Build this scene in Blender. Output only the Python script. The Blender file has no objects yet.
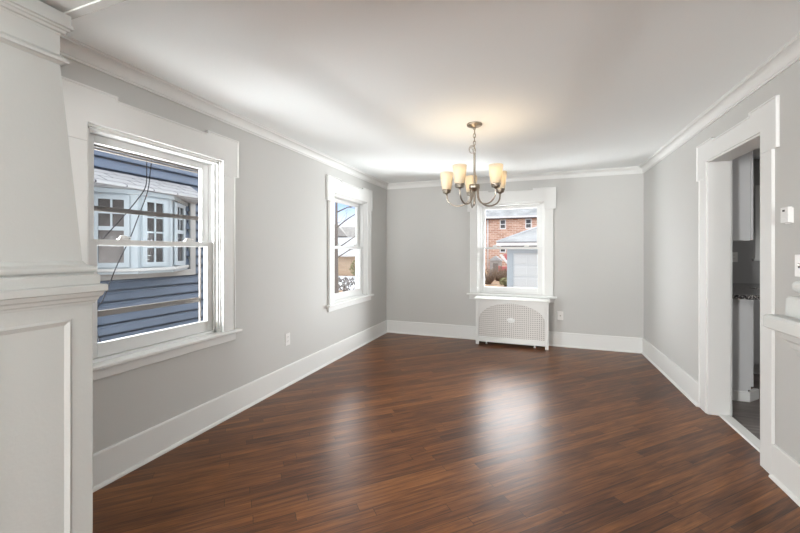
import bpy, bmesh, math, random
from mathutils import Vector, Matrix
R = math.radians
random.seed(7)
scene = bpy.context.scene
col = scene.collection

# ------------------------------------------------------------------ camera
F_PX, YAW, CAM_H = 367.46, 0.35532, 1.28
cd = bpy.data.cameras.new('camera')
cd.sensor_width = 36.0
cd.lens = 36.0 * F_PX / 800.0
cd.shift_y = -15.0 / 800.0
cd.clip_start = 0.02
cam = bpy.data.objects.new('camera', cd)
col.objects.link(cam)
cam.location = (0, 0, CAM_H)
cam.rotation_euler = (R(90), 0, YAW)
scene.camera = cam

# ------------------------------------------------------------------ exposure
scene.view_settings.view_transform = 'Standard'
scene.view_settings.look = 'None'
scene.view_settings.gamma = 1.0
scene.view_settings.use_curve_mapping = False
scene.view_settings.exposure = 0.97

cy = scene.cycles
cy.max_bounces = 8; cy.diffuse_bounces = 5; cy.glossy_bounces = 4; cy.transparent_max_bounces = 12
cy.sample_clamp_indirect = 3.0
cy.caustics_reflective = False; cy.caustics_refractive = False
cy.use_adaptive_sampling = False

# ------------------------------------------------------------------ sky
W = bpy.data.worlds.new('sky')
scene.world = W
W.use_nodes = True
nt = W.node_tree
for n in list(nt.nodes):
    nt.nodes.remove(n)
def wn(t, **kw):
    n = nt.nodes.new(t)
    for k, v in kw.items():
        setattr(n, k, v)
    return n
SKY_LOW = (0.24, 0.42, 0.80, 1)
SKY_HIGH = (1.0, 0.985, 0.965, 1)
NORTH_BANK = 6.0
SOUTH = 1.15
out = wn('ShaderNodeOutputWorld'); bg = wn('ShaderNodeBackground')
tc = wn('ShaderNodeTexCoord'); sep = wn('ShaderNodeSeparateXYZ')
nt.links.new(tc.outputs['Generated'], sep.inputs[0])
def wmap(sock, a, b, lo=0.0, hi=1.0):
    m = wn('ShaderNodeMapRange', interpolation_type='SMOOTHSTEP')
    m.inputs['From Min'].default_value = a; m.inputs['From Max'].default_value = b
    m.inputs['To Min'].default_value = lo; m.inputs['To Max'].default_value = hi
    nt.links.new(sock, m.inputs['Value'])
    return m.outputs['Result']
def wmul(a, b, op='MULTIPLY'):
    m = wn('ShaderNodeMath', operation=op)
    for i, s in enumerate((a, b)):
        if isinstance(s, (int, float)):
            m.inputs[i].default_value = s
        else:
            nt.links.new(s, m.inputs[i])
    return m.outputs[0]
mix = wn('ShaderNodeMix', data_type='RGBA')
mix.inputs[6].default_value = SKY_LOW; mix.inputs[7].default_value = SKY_HIGH
noi = wn('ShaderNodeTexNoise'); noi.inputs['Scale'].default_value = 5.0; noi.inputs['Detail'].default_value = 5.0
nt.links.new(tc.outputs['Generated'], noi.inputs['Vector'])
wisp = wmap(noi.outputs['Fac'], 0.48, 0.68, 0.0, 0.55)
elev = wmap(sep.outputs['Z'], 0.16, 0.01)
nt.links.new(wmul(wmul(elev, wisp, 'MAXIMUM'), wmap(sep.outputs['Z'], 0.12, 0.26), 'MAXIMUM'), mix.inputs[0])
# an added bright bank above the north horizon feeds floor reflections, the south half of the sky is brighter than the north
bank = wmul(wmul(wmap(sep.outputs['Z'], 0.20, 0.33), wmap(sep.outputs['Z'], 0.85, 0.6)), wmap(sep.outputs['Y'], 0.6, 0.9))
south = wmap(sep.outputs['Y'], 0.25, -0.35, 1.0, SOUTH)
bright = wmul(wmul(bank, NORTH_BANK), south, 'ADD')
vs = wn('ShaderNodeVectorMath', operation='SCALE')
nt.links.new(mix.outputs[2], vs.inputs[0]); nt.links.new(bright, vs.inputs['Scale'])
nt.links.new(vs.outputs[0], bg.inputs['Color'])
bg.inputs['Strength'].default_value = 1.0
nt.links.new(bg.outputs[0], out.inputs[0])

# ------------------------------------------------------------------ added fill lamps in the living room behind the camera and in the kitchen
def area(name, loc, rot, sx, sy, watt, color):
    l = bpy.data.lights.new(name, 'AREA'); l.shape = 'RECTANGLE'; l.size = sx; l.size_y = sy
    l.energy = watt; l.color = color
    o = bpy.data.objects.new(name, l); col.objects.link(o)
    o.location = loc; o.rotation_euler = rot
    return o
area('living_room_rear_fill', (0.67, -8.3, 1.30), (R(92), 0, R(4)), 1.1, 2.0, 115, (0.985, 0.99, 0.98))
area('living_room_right_fill', (1.20, -3.6, 0.95), (R(106), 0, R(60)), 1.0, 1.7, 115, (0.985, 0.99, 0.98))
area('living_room_left_fill', (-2.09, -3.2, 1.0), (R(101), 0, R(-50)), 0.35, 1.4, 150, (0.985, 0.99, 0.98))
area('kitchen_fill', (2.6, 3.2, 2.32), (0, 0, 0), 0.6, 0.6, 5.5, (1.0, 0.98, 0.96))  # added to brighten the kitchen, no fixture hangs there
# added lamps outside each dining room window, out of view: above, below and beside
def window_fill(x, y, out, along, high, low, near, far):
    o, t = Vector((*out, 0)), Vector((*along, 0)); c = Vector((x, y, 0))
    def lamp(nm, p, aim, sx, sy, w):
        a = area(nm, p, (aim - p).to_track_quat('-Z', 'Z' if abs((aim-p).normalized().z) < 0.8 else 'Y').to_euler(), sx, sy, w, (0.985, 0.99, 0.98))
    zc = Vector((0, 0, 1.3))
    if high: lamp('high_fill', c + o*0.55 + Vector((0, 0, 2.75)), c - o*0.5 + Vector((0, 0, 0.9)), 1.1, 0.6, high)
    lamp('low_fill', c + o*0.62 + Vector((0, 0, 0.0)), c - o*0.9 + Vector((0, 0, 2.0)), 1.3, 0.8, low)
    if near: lamp('side_fill', c + o*0.50 - t*0.98 + zc, c - o*1.2 + t*0.55 + zc, 0.6, 1.2, near)
    if far: lamp('side_fill', c + o*0.85 + t*1.02 + zc, c - o*0.9 - t*0.70 + zc, 0.6, 1.2, far)
window_fill(-2.396, 1.673, (-1, 0), (0, 1), 0, 30, 118, 0)
window_fill(-2.396, 4.216, (-1, 0), (0, 1), 0, 16, 0, 0)
window_fill(-0.347, 5.566, (0, 1), (1, 0), 0, 6, 45, 150)

# sampling portals in the window openings
for loc, rot in (((-2.38, 1.673, 1.32), (R(90), 0, R(-90))), ((-2.38, 4.216, 1.32), (R(90), 0, R(-90))), ((-0.347, 5.55, 1.32), (R(90), 0, R(180)))):
    area('window_portal', loc, rot, 0.90, 1.30, 1, (1, 1, 1)).data.cycles.is_portal = True

# ------------------------------------------------------------------ materials
def mat(name, color, rough=0.5, metal=0.0, spec=0.5, bump=0.0, bscale=40.0, vary=0.0, vscale=3.0, coat=0.0):
    m = bpy.data.materials.new(name); m.use_nodes = True
    n = m.node_tree; b = n.nodes['Principled BSDF']
    b.inputs['Base Color'].default_value = (*color, 1)
    b.inputs['Roughness'].default_value = rough
    b.inputs['Metallic'].default_value = metal
    b.inputs['Specular IOR Level'].default_value = spec
    b.inputs['Coat Weight'].default_value = coat
    t = n.nodes.new('ShaderNodeTexCoord')
    if bump > 0:
        x = n.nodes.new('ShaderNodeTexNoise'); x.inputs['Scale'].default_value = bscale; x.inputs['Detail'].default_value = 4
        n.links.new(t.outputs['Object'], x.inputs['Vector'])
        bp = n.nodes.new('ShaderNodeBump'); bp.inputs['Strength'].default_value = bump; bp.inputs['Distance'].default_value = 0.01
        n.links.new(x.outputs['Fac'], bp.inputs['Height']); n.links.new(bp.outputs[0], b.inputs['Normal'])
    if vary > 0:
        x = n.nodes.new('ShaderNodeTexNoise'); x.inputs['Scale'].default_value = vscale; x.inputs['Detail'].default_value = 6
        n.links.new(t.outputs['Object'], x.inputs['Vector'])
        r = n.nodes.new('ShaderNodeValToRGB')
        r.color_ramp.elements[0].position = 0.3; r.color_ramp.elements[1].position = 0.7
        r.color_ramp.elements[0].color = (*[max(0, c * (1 - vary)) for c in color], 1)
        r.color_ramp.elements[1].color = (*[min(1, c * (1 + vary)) for c in color], 1)
        n.links.new(x.outputs['Fac'], r.inputs['Fac']); n.links.new(r.outputs['Color'], b.inputs['Base Color'])
    return m

def glass_mat(name, tint=(0.97, 0.985, 1.0)):
    m = bpy.data.materials.new(name); m.use_nodes = True
    n = m.node_tree
    for x in list(n.nodes): n.nodes.remove(x)
    o = n.nodes.new('ShaderNodeOutputMaterial'); mx = n.nodes.new('ShaderNodeMixShader')
    tr = n.nodes.new('ShaderNodeBsdfTransparent'); gl = n.nodes.new('ShaderNodeBsdfGlossy')
    lw = n.nodes.new('ShaderNodeLayerWeight'); pw = n.nodes.new('ShaderNodeMath'); pw.operation = 'POWER'; pw.inputs[1].default_value = 5.0
    fr = n.nodes.new('ShaderNodeMath'); fr.operation = 'MULTIPLY_ADD'; fr.inputs[1].default_value = 0.9; fr.inputs[2].default_value = 0.03
    n.links.new(lw.outputs['Facing'], pw.inputs[0]); n.links.new(pw.outputs[0], fr.inputs[0])
    tr.inputs['Color'].default_value = (*tint, 1); gl.inputs['Roughness'].default_value = 0.02
    n.links.new(fr.outputs[0], mx.inputs[0]); n.links.new(tr.outputs[0], mx.inputs[1]); n.links.new(gl.outputs[0], mx.inputs[2])
    n.links.new(mx.outputs[0], o.inputs[0])
    return m

def plank_mat(name, angle, width, length, ramp, rough=0.3, grain=1.0, seam=0.75, bump=0.25, spec=0.5):
    """boards: rows of random length boards, each board its own tone, stretched grain, dark seams"""
    m = bpy.data.materials.new(name); m.use_nodes = True
    n = m.node_tree; b = n.nodes['Principled BSDF']
    b.inputs['Specular IOR Level'].default_value = spec
    L = n.links.new
    def N(t, **kw):
        x = n.nodes.new(t)
        for k, v in kw.items(): setattr(x, k, v)
        return x
    def M(op, a, c=None, d=None):
        x = N('ShaderNodeMath', operation=op)
        for i, s in enumerate((a, c, d)):
            if s is None: continue
            if isinstance(s, (int, float)): x.inputs[i].default_value = s
            else: L(s, x.inputs[i])
        return x.outputs[0]
    t = N('ShaderNodeTexCoord')
    mp = N('ShaderNodeMapping'); mp.inputs['Rotation'].default_value = (0, 0, angle)
    L(t.outputs['Object'], mp.inputs[0])
    s = N('ShaderNodeSeparateXYZ'); L(mp.outputs[0], s.inputs[0])
    v = M('DIVIDE', s.outputs['Y'], width)
    row = M('FLOOR', v)
    wn1 = N('ShaderNodeTexWhiteNoise', noise_dimensions='1D'); L(row, wn1.inputs['W'])
    u = M('ADD', M('DIVIDE', s.outputs['X'], length), M('MULTIPLY', wn1.outputs['Value'], 7.3))
    brd = M('FLOOR', u)
    cb = N('ShaderNodeCombineXYZ'); L(row, cb.inputs[0]); L(brd, cb.inputs[1])
    wn2 = N('ShaderNodeTexWhiteNoise', noise_dimensions='2D'); L(cb.outputs[0], wn2.inputs['Vector'])
    # grain, shifted for each board
    gx = N('ShaderNodeCombineXYZ')
    L(M('MULTIPLY_ADD', s.outputs['X'], 1.0, M('MULTIPLY', wn2.outputs['Value'], 31.0)), gx.inputs[0])
    L(M('MULTIPLY', s.outputs['Y'], 14.0), gx.inputs[1]); L(M('MULTIPLY', wn2.outputs['Value'], 17.0), gx.inputs[2])
    g1 = N('ShaderNodeTexNoise'); g1.inputs['Scale'].default_value = 3.2; g1.inputs['Detail'].default_value = 7; g1.inputs['Roughness'].default_value = 0.62
    g1.inputs['Distortion'].default_value = 0.6
    L(gx.outputs[0], g1.inputs['Vector'])
    gy = N('ShaderNodeCombineXYZ')
    L(M('MULTIPLY_ADD', s.outputs['X'], 5.0, M('MULTIPLY', wn2.outputs['Value'], 31.0)), gy.inputs[0])
    L(M('MULTIPLY', s.outputs['Y'], 260.0), gy.inputs[1])
    g2 = N('ShaderNodeTexNoise'); g2.inputs['Scale'].default_value = 1.0; g2.inputs['Detail'].default_value = 3
    L(gy.outputs[0], g2.inputs['Vector'])
    # large worn patches
    g3 = N('ShaderNodeTexNoise'); g3.inputs['Scale'].default_value = 1.6; g3.inputs['Detail'].default_value = 4
    L(mp.outputs[0], g3.inputs['Vector'])
    val = M('ADD', M('MULTIPLY', wn2.outputs['Value'], 0.26), M('MULTIPLY', M('SUBTRACT', g1.outputs['Fac'], 0.5), 1.05 * grain))
    val = M('ADD', val, M('MULTIPLY', M('SUBTRACT', g2.outputs['Fac'], 0.5), 0.5 * grain))
    val = M('ADD', val, M('MULTIPLY', M('SUBTRACT', g3.outputs['Fac'], 0.5), 0.35))
    val = M('ADD', val, 0.37)
    cr = N('ShaderNodeValToRGB')
    els = cr.color_ramp.elements
    els[0].position, els[0].color = ramp[0][0], (*ramp[0][1], 1)
    els[1].position, els[1].color = ramp[-1][0], (*ramp[-1][1], 1)
    for p, c in ramp[1:-1]:
        e = els.new(p); e.color = (*c, 1)
    L(val, cr.inputs['Fac'])
    # seams
    fv = M('FRACT', v); dv = M('MULTIPLY', M('MINIMUM', fv, M('SUBTRACT', 1.0, fv)), width)
    fu = M('FRACT', u); du = M('MULTIPLY', M('MINIMUM', fu, M('SUBTRACT', 1.0, fu)), length)
    dmin = M('MINIMUM', dv, du)
    sm = N('ShaderNodeMapRange', interpolation_type='SMOOTHSTEP'); sm.inputs['From Min'].default_value = 0.0004; sm.inputs['From Max'].default_value = 0.0022
    L(dmin, sm.inputs['Value'])
    gap = N('ShaderNodeMapRange'); gap.inputs['To Min'].default_value = 1 - seam; gap.inputs['To Max'].default_value = 1.0
    L(sm.outputs['Result'], gap.inputs['Value'])
    mc = N('ShaderNodeMix', data_type='RGBA', blend_type='MULTIPLY'); mc.inputs[0].default_value = 1.0
    L(cr.outputs['Color'], mc.inputs[6]); L(gap.outputs['Result'], mc.inputs[7])
    L(mc.outputs[2], b.inputs['Base Color'])
    # finish
    rr = N('ShaderNodeMapRange'); rr.inputs['To Min'].default_value = rough * 0.97; rr.inputs['To Max'].default_value = rough * 1.2
    L(g3.outputs['Fac'], rr.inputs['Value']); L(rr.outputs['Result'], b.inputs['Roughness'])
    w = N('ShaderNodeTexNoise'); w.inputs['Scale'].default_value = 9.0; w.inputs['Detail'].default_value = 2
    L(gx.outputs[0], w.inputs['Vector'])
    hh = M('ADD', M('MULTIPLY', sm.outputs['Result'], 0.5), M('ADD', M('MULTIPLY', w.outputs['Fac'], 0.35), M('MULTIPLY', wn2.outputs['Value'], 0.25)))
    bp = N('ShaderNodeBump'); bp.inputs['Strength'].default_value = bump; bp.inputs['Distance'].default_value = 0.003
    L(hh, bp.inputs['Height']); L(bp.outputs[0], b.inputs['Normal'])
    return m

def brick_mat(name, c1, c2, mortar, scale, bw=0.5, bh=0.25, ms=0.015, rough=0.9, axis='XZ'):
    m = bpy.data.materials.new(name); m.use_nodes = True
    n = m.node_tree; b = n.nodes['Principled BSDF']; b.inputs['Roughness'].default_value = rough
    b.inputs['Specular IOR Level'].default_value = 0.2
    t = n.nodes.new('ShaderNodeTexCoord'); s = n.nodes.new('ShaderNodeSeparateXYZ'); c = n.nodes.new('ShaderNodeCombineXYZ')
    n.links.new(t.outputs['Object'], s.inputs[0])
    n.links.new(s.outputs[axis[0]], c.inputs[0]); n.links.new(s.outputs[axis[1]], c.inputs[1])
    k = n.nodes.new('ShaderNodeTexBrick')
    k.inputs['Color1'].default_value = (*c1, 1); k.inputs['Color2'].default_value = (*c2, 1); k.inputs['Mortar'].default_value = (*mortar, 1)
    k.inputs['Scale'].default_value = scale; k.inputs['Mortar Size'].default_value = ms
    k.inputs['Brick Width'].default_value = bw; k.inputs['Row Height'].default_value = bh; k.inputs['Bias'].default_value = 0.0
    n.links.new(c.outputs[0], k.inputs['Vector']); n.links.new(k.outputs['Color'], b.inputs['Base Color'])
    return m

def cane_mat(name):
    m = bpy.data.materials.new(name); m.use_nodes = True
    n = m.node_tree; b = n.nodes['Principled BSDF']; b.inputs['Roughness'].default_value = 0.6
    t = n.nodes.new('ShaderNodeTexCoord'); s = n.nodes.new('ShaderNodeSeparateXYZ'); n.links.new(t.outputs['Object'], s.inputs[0])
    def M(op, a, c=None):
        x = n.nodes.new('ShaderNodeMath'); x.operation = op
        for i, q in enumerate((a, c)):
            if q is None: continue
            if isinstance(q, (int, float)): x.inputs[i].default_value = q
            else: n.links.new(q, x.inputs[i])
        return x.outputs[0]
    wx = M('SINE', M('MULTIPLY', s.outputs['X'], 2 * math.pi / 0.027)); wz = M('SINE', M('MULTIPLY', s.outputs['Z'], 2 * math.pi / 0.027))
    hole = M('MULTIPLY', M('GREATER_THAN', wx, 0.15), M('GREATER_THAN', wz, 0.15))
    mx = n.nodes.new('ShaderNodeMix'); mx.data_type = 'RGBA'
    mx.inputs[6].default_value = (0.64, 0.62, 0.595, 1); mx.inputs[7].default_value = (0.27, 0.25, 0.235, 1)
    n.links.new(hole, mx.inputs[0]); n.links.new(mx.outputs[2], b.inputs['Base Color'])
    bp = n.nodes.new('ShaderNodeBump'); bp.inputs['Strength'].default_value = 0.5; bp.inputs['Distance'].default_value = 0.003
    n.links.new(M('SUBTRACT', 1.0, hole), bp.inputs['Height']); n.links.new(bp.outputs[0], b.inputs['Normal'])
    return m

def granite_mat(name):
    m = bpy.data.materials.new(name); m.use_nodes = True
    n = m.node_tree; b = n.nodes['Principled BSDF']; b.inputs['Roughness'].default_value = 0.12
    t = n.nodes.new('ShaderNodeTexCoord'); x = n.nodes.new('ShaderNodeTexVoronoi'); x.inputs['Scale'].default_value = 150
    n.links.new(t.outputs['Object'], x.inputs['Vector'])
    s = n.nodes.new('ShaderNodeSeparateColor'); n.links.new(x.outputs['Color'], s.inputs[0])
    r = n.nodes.new('ShaderNodeValToRGB'); r.color_ramp.interpolation = 'CONSTANT'
    r.color_ramp.elements[0].color = (0.015, 0.015, 0.017, 1)
    r.color_ramp.elements[1].position = 0.5; r.color_ramp.elements[1].color = (0.10, 0.09, 0.09, 1)
    e = r.color_ramp.elements.new(0.72); e.color = (0.42, 0.40, 0.38, 1)
    n.links.new(s.outputs[0], r.inputs['Fac']); n.links.new(r.outputs['Color'], b.inputs['Base Color'])
    return m

def shade_mat(name):
    m = bpy.data.materials.new(name); m.use_nodes = True
    n = m.node_tree
    for x in list(n.nodes): n.nodes.remove(x)
    o = n.nodes.new('ShaderNodeOutputMaterial'); add = n.nodes.new('ShaderNodeMixShader'); add.inputs[0].default_value = 0.5
    tl = n.nodes.new('ShaderNodeBsdfTranslucent'); tl.inputs['Color'].default_value = (0.70, 0.65, 0.55, 1)
    p = n.nodes.new('ShaderNodeBsdfPrincipled'); p.inputs['Base Color'].default_value = (0.66, 0.62, 0.54, 1); p.inputs['Roughness'].default_value = 0.35
    n.links.new(tl.outputs[0], add.inputs[1]); n.links.new(p.outputs[0], add.inputs[2]); n.links.new(add.outputs[0], o.inputs[0])
    return m

def emit_mat(name, color, strength):
    m = bpy.data.materials.new(name); m.use_nodes = True
    b = m.node_tree.nodes['Principled BSDF']
    b.inputs['Base Color'].default_value = (*color, 1)
    b.inputs['Emission Color'].default_value = (*color, 1); b.inputs['Emission Strength'].default_value = strength
    return m

MT = {
 'wall': mat('wall_paint', (0.565, 0.563, 0.545), 0.75, bump=0.04, bscale=120),
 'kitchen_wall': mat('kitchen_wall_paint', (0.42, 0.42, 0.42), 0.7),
 'ceiling': mat('ceiling_paint', (0.91, 0.94, 0.94), 0.85, bump=0.03, bscale=60),
 'trim': mat('white_trim_paint', (0.765, 0.77, 0.755), 0.55, spec=0.3),
 'column': mat('column_paint_dimmed', (0.48, 0.495, 0.485), 0.5, bump=0.05, bscale=90),  # white paint set darker, standing for the dimmer light on the colonnade
 'vinyl': mat('white_vinyl', (0.72, 0.725, 0.715), 0.5, spec=0.3),
 'glass': glass_mat('window_glass'),
 'floor': plank_mat('oak_floor', R(-43.7), 0.060, 1.05,
     [(0.0, (0.022, 0.0075, 0.003)), (0.30, (0.060, 0.0185, 0.0052)), (0.5, (0.128, 0.043, 0.0115)), (0.75, (0.235, 0.088, 0.023)), (1.0, (0.38, 0.165, 0.052))], rough=0.295, bump=0.16, spec=0.34),
 'kitchen_floor': plank_mat('kitchen_plank', R(0), 0.15, 1.2,
     [(0.0, (0.05, 0.04, 0.036)), (0.5, (0.13, 0.105, 0.095)), (1.0, (0.26, 0.225, 0.205))], rough=0.4),
 'nickel': mat('brushed_nickel', (0.36, 0.32, 0.27), 0.32, metal=1.0),
 'shade': shade_mat('frosted_shade'),
 'bulb': emit_mat('lamp_bulb', (1.0, 0.78, 0.48), 2.2),
 'cane': cane_mat('woven_cane'),
 'cover': mat('cover_paint', (0.72, 0.72, 0.70), 0.45, spec=0.3),
 'iron': mat('radiator_iron', (0.30, 0.29, 0.28), 0.5),
 'plate': mat('plate_plastic', (0.82, 0.81, 0.79), 0.35),
 'dark': mat('dark_slot', (0.03, 0.03, 0.03), 0.6),
 'therm': mat('thermostat_plastic', (0.78, 0.775, 0.76), 0.4),
 'cabinet': mat('cabinet_paint', (0.60, 0.605, 0.61), 0.4),
 'granite': granite_mat('speckled_granite'),
 'absorber': mat('dark_absorber', (0.10, 0.09, 0.085), 0.8),
 'siding': mat('blue_siding', (0.10, 0.14, 0.21), 0.55, vary=0.08, vscale=2),
 'bay_trim': mat('bay_trim_paint', (0.36, 0.415, 0.455), 0.5),
 'bay_white': mat('bay_white_paint', (0.46, 0.47, 0.47), 0.5),
 'pane_dark': mat('dark_pane', (0.055, 0.05, 0.05), 0.06, vary=0.4, vscale=5),
 'alum': mat('storm_aluminium', (0.17, 0.15, 0.135), 0.6, spec=0.2),
 'cable': mat('black_cable', (0.010, 0.010, 0.012), 0.7, spec=0.05),
 'shingle_pale': brick_mat('pale_shingle', (0.40, 0.41, 0.43), (0.46, 0.47, 0.49), (0.07, 0.07, 0.08), 1.0, 0.30, 0.16, 0.006, axis='YX'),
 'brick': brick_mat('red_brick', (0.46, 0.25, 0.18), (0.66, 0.43, 0.34), (0.78, 0.66, 0.57), 1.0, 0.6, 0.2, 0.02),
 'tan_brick': brick_mat('tan_brick', (0.62, 0.47, 0.34), (0.70, 0.55, 0.41), (0.60, 0.50, 0.40), 1.0, 0.4, 0.2, 0.01),
 'snow': mat('snow', (0.56, 0.59, 0.63), 0.7, bump=0.3, bscale=4, vary=0.10, vscale=1.2),
 'snow_roof': mat('snowy_shingle', (0.36, 0.375, 0.39), 0.8, vary=0.22, vscale=1.4),
 'grey_roof': mat('grey_shingle', (0.36, 0.35, 0.34), 0.9, vary=0.2, vscale=3),
 'garage_blue': mat('garage_blue_paint', (0.40, 0.48, 0.55), 0.5),
 'garage_door': mat('garage_door_paint', (0.62, 0.68, 0.72), 0.45),
 'gutter': mat('gutter_white', (0.75, 0.76, 0.78), 0.4),
 'dark_and_shade': mat('eave_dark', (0.10, 0.10, 0.12), 0.8),
 'ground': mat('leaf_litter', (0.36, 0.24, 0.15), 0.95, vary=0.55, vscale=3.0, bump=0.6, bscale=8),
 'bark': mat('bark', (0.19, 0.17, 0.16), 0.9, bump=0.4, bscale=20),
 'twig': mat('twig_brown', (0.20, 0.14, 0.10), 0.9),
 'bush': mat('bush_leaf', (0.27, 0.26, 0.13), 0.8, vary=0.3, vscale=4),
 'red': mat('red_plastic', (0.50, 0.13, 0.13), 0.4),
 'chimney': mat('chimney_brick', (0.50, 0.24, 0.16), 0.9, vary=0.2, vscale=6),
}

MT['bulb'].cycles.emission_sampling = 'NONE'

# ------------------------------------------------------------------ mesh builder
class MB:
    def __init__(s):
        s.v = []; s.f = []; s.smooth = set()
    def quad(s, pts):
        i = len(s.v); s.v += [Vector(p) for p in pts]; s.f.append(tuple(range(i, i + len(pts))))
    def box(s, x0, x1, y0, y1, z0, z1):
        x0, x1 = min(x0, x1), max(x0, x1); y0, y1 = min(y0, y1), max(y0, y1); z0, z1 = min(z0, z1), max(z0, z1)
        i = len(s.v)
        s.v += [Vector(p) for p in ((x0,y0,z0),(x1,y0,z0),(x1,y1,z0),(x0,y1,z0),(x0,y0,z1),(x1,y0,z1),(x1,y1,z1),(x0,y1,z1))]
        for q in ((3,2,1,0),(4,5,6,7),(0,1,5,4),(1,2,6,5),(2,3,7,6),(3,0,4,7)):
            s.f.append(tuple(i + k for k in q))
        return s
    def prism(s, pts, a, b, plane='xz'):
        """closed 2D outline pts extruded from a to b along the third axis"""
        def P(p, t):
            return {'xz': (p[0], t, p[1]), 'yz': (t, p[0], p[1]), 'xy': (p[0], p[1], t)}[plane]
        i = len(s.v); n = len(pts)
        s.v += [Vector(P(p, a)) for p in pts] + [Vector(P(p, b)) for p in pts]
        s.f.append(tuple(i + k for k in range(n))); s.f.append(tuple(i + n + k for k in reversed(range(n))))
        for k in range(n):
            s.f.append((i + k, i + (k + 1) % n, i + n + (k + 1) % n, i + n + k))
        return s
    def stack(s, x0, x1, y0, y1, rings, fix=''):
        """rectangle grown by o at height z for each (o, z); sides named in fix (w e s n) do not grow"""
        i = len(s.v)
        for o, z in rings:
            a = x0 - (0 if 'w' in fix else o); b = x1 + (0 if 'e' in fix else o)
            c = y0 - (0 if 's' in fix else o); d = y1 + (0 if 'n' in fix else o)
            s.v += [Vector(p) for p in ((a,c,z),(b,c,z),(b,d,z),(a,d,z))]
        n = len(rings)
        for k in range(n - 1):
            for q in range(4):
                s.f.append((i+4*k+q, i+4*k+(q+1)%4, i+4*(k+1)+(q+1)%4, i+4*(k+1)+q))
        s.f.append((i+3, i+2, i+1, i)); e = i + 4*(n-1); s.f.append((e, e+1, e+2, e+3))
        return s
    def tube(s, pts, r, seg=10, cap=True):
        pts = [Vector(p) for p in pts]
        rs = r if isinstance(r, (list, tuple)) else [r] * len(pts)
        i = len(s.v); n = len(pts); up = None
        for k, p in enumerate(pts):
            d = (pts[min(k+1, n-1)] - pts[max(k-1, 0)]).normalized()
            if up is None:
                up = Vector((0,0,1)) if abs(d.z) < 0.9 else Vector((1,0,0))
            a = d.cross(up).normalized(); b = a.cross(d).normalized(); up = b
            for q in range(seg):
                t = 2*math.pi*q/seg
                s.v.append(p + (a*math.cos(t) + b*math.sin(t))*rs[k])
        for k in range(n - 1):
            for q in range(seg):
                s.smooth.add(len(s.f))
                s.f.append((i+k*seg+q, i+k*seg+(q+1)%seg, i+(k+1)*seg+(q+1)%seg, i+(k+1)*seg+q))
        if cap:
            s.f.append(tuple(i+q for q in reversed(range(seg)))); s.f.append(tuple(i+(n-1)*seg+q for q in range(seg)))
        return s
    def lathe(s, prof, cx=0, cy=0, seg=24, sy=1.0):
        """profile [(r, z)...] turned about the vertical through cx, cy"""
        i = len(s.v); n = len(prof)
        for r, z in prof:
            for q in range(seg):
                t = 2*math.pi*q/seg
                s.v.append(Vector((cx + r*math.cos(t), cy + sy*r*math.sin(t), z)))
        for k in range(n-1):
            for q in range(seg):
                s.smooth.add(len(s.f))
                s.f.append((i+k*seg+q, i+k*seg+(q+1)%seg, i+(k+1)*seg+(q+1)%seg, i+(k+1)*seg+q))
        return s
    def ring(s, c, R0, r, seg=20, sub=8, ax=None):
        """a torus of radius R0 about c, in the plane of the two axis vectors ax"""
        a, b = (Vector(ax[0]).normalized(), Vector(ax[1]).normalized()) if ax else (Vector((1,0,0)), Vector((0,0,1)))
        c = Vector(c); nrm = a.cross(b); i = len(s.v)
        R1 = R0 if isinstance(R0, tuple) else (R0, R0)
        for k in range(seg):
            t = 2*math.pi*k/seg; d = a*math.cos(t) + b*math.sin(t); p = c + a*math.cos(t)*R1[0] + b*math.sin(t)*R1[1]
            for q in range(sub):
                w = 2*math.pi*q/sub; s.v.append(p + (d*math.cos(w) + nrm*math.sin(w))*r)
        for k in range(seg):
            for q in range(sub):
                s.smooth.add(len(s.f))
                s.f.append((i+k*sub+q, i+((k+1)%seg)*sub+q, i+((k+1)%seg)*sub+(q+1)%sub, i+k*sub+(q+1)%sub))
        return s
    def build(s, name, m, parent=None, bevel=0.0, loc=None, rot=None, seg=2):
        me = bpy.data.meshes.new(name)
        me.from_pydata([tuple(v) for v in s.v], [], s.f); me.update()
        bm = bmesh.new(); bm.from_mesh(me); bmesh.ops.recalc_face_normals(bm, faces=bm.faces); bm.to_mesh(me); bm.free()
        for k in s.smooth:
            me.polygons[k].use_smooth = True
        me.materials.append(MT[m] if isinstance(m, str) else m)
        o = bpy.data.objects.new(name, me); col.objects.link(o)
        if parent is not None: o.parent = parent
        if loc is not None: o.location = loc
        if rot is not None: o.rotation_euler = rot
        if bevel > 0:
            b = o.modifiers.new('bevel', 'BEVEL'); b.width = bevel; b.segments = seg; b.limit_method = 'ANGLE'; b.angle_limit = R(35)
            b.harden_normals = False
        return o
def empty(name, loc=(0,0,0), rz=0.0):
    o = bpy.data.objects.new(name, None); o.empty_display_size = 0.1; col.objects.link(o)
    o.location = loc; o.rotation_euler = (0, 0, rz); return o
def tag(o, label, cat, group=None):
    o['label'] = label; o['category'] = cat
    if group: o['group'] = group
    return o
def struct(o, label=None, cat=None):
    o['kind'] = 'structure'
    if label: o['label'] = label
    if cat: o['category'] = cat
    return o
def copy_thing(o, parent=None):
    c = o.copy(); col.objects.link(c)
    if parent is not None: c.parent = parent
    for ch in [x for x in bpy.data.objects if x.parent == o]:
        copy_thing(ch, c)
    return c

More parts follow.
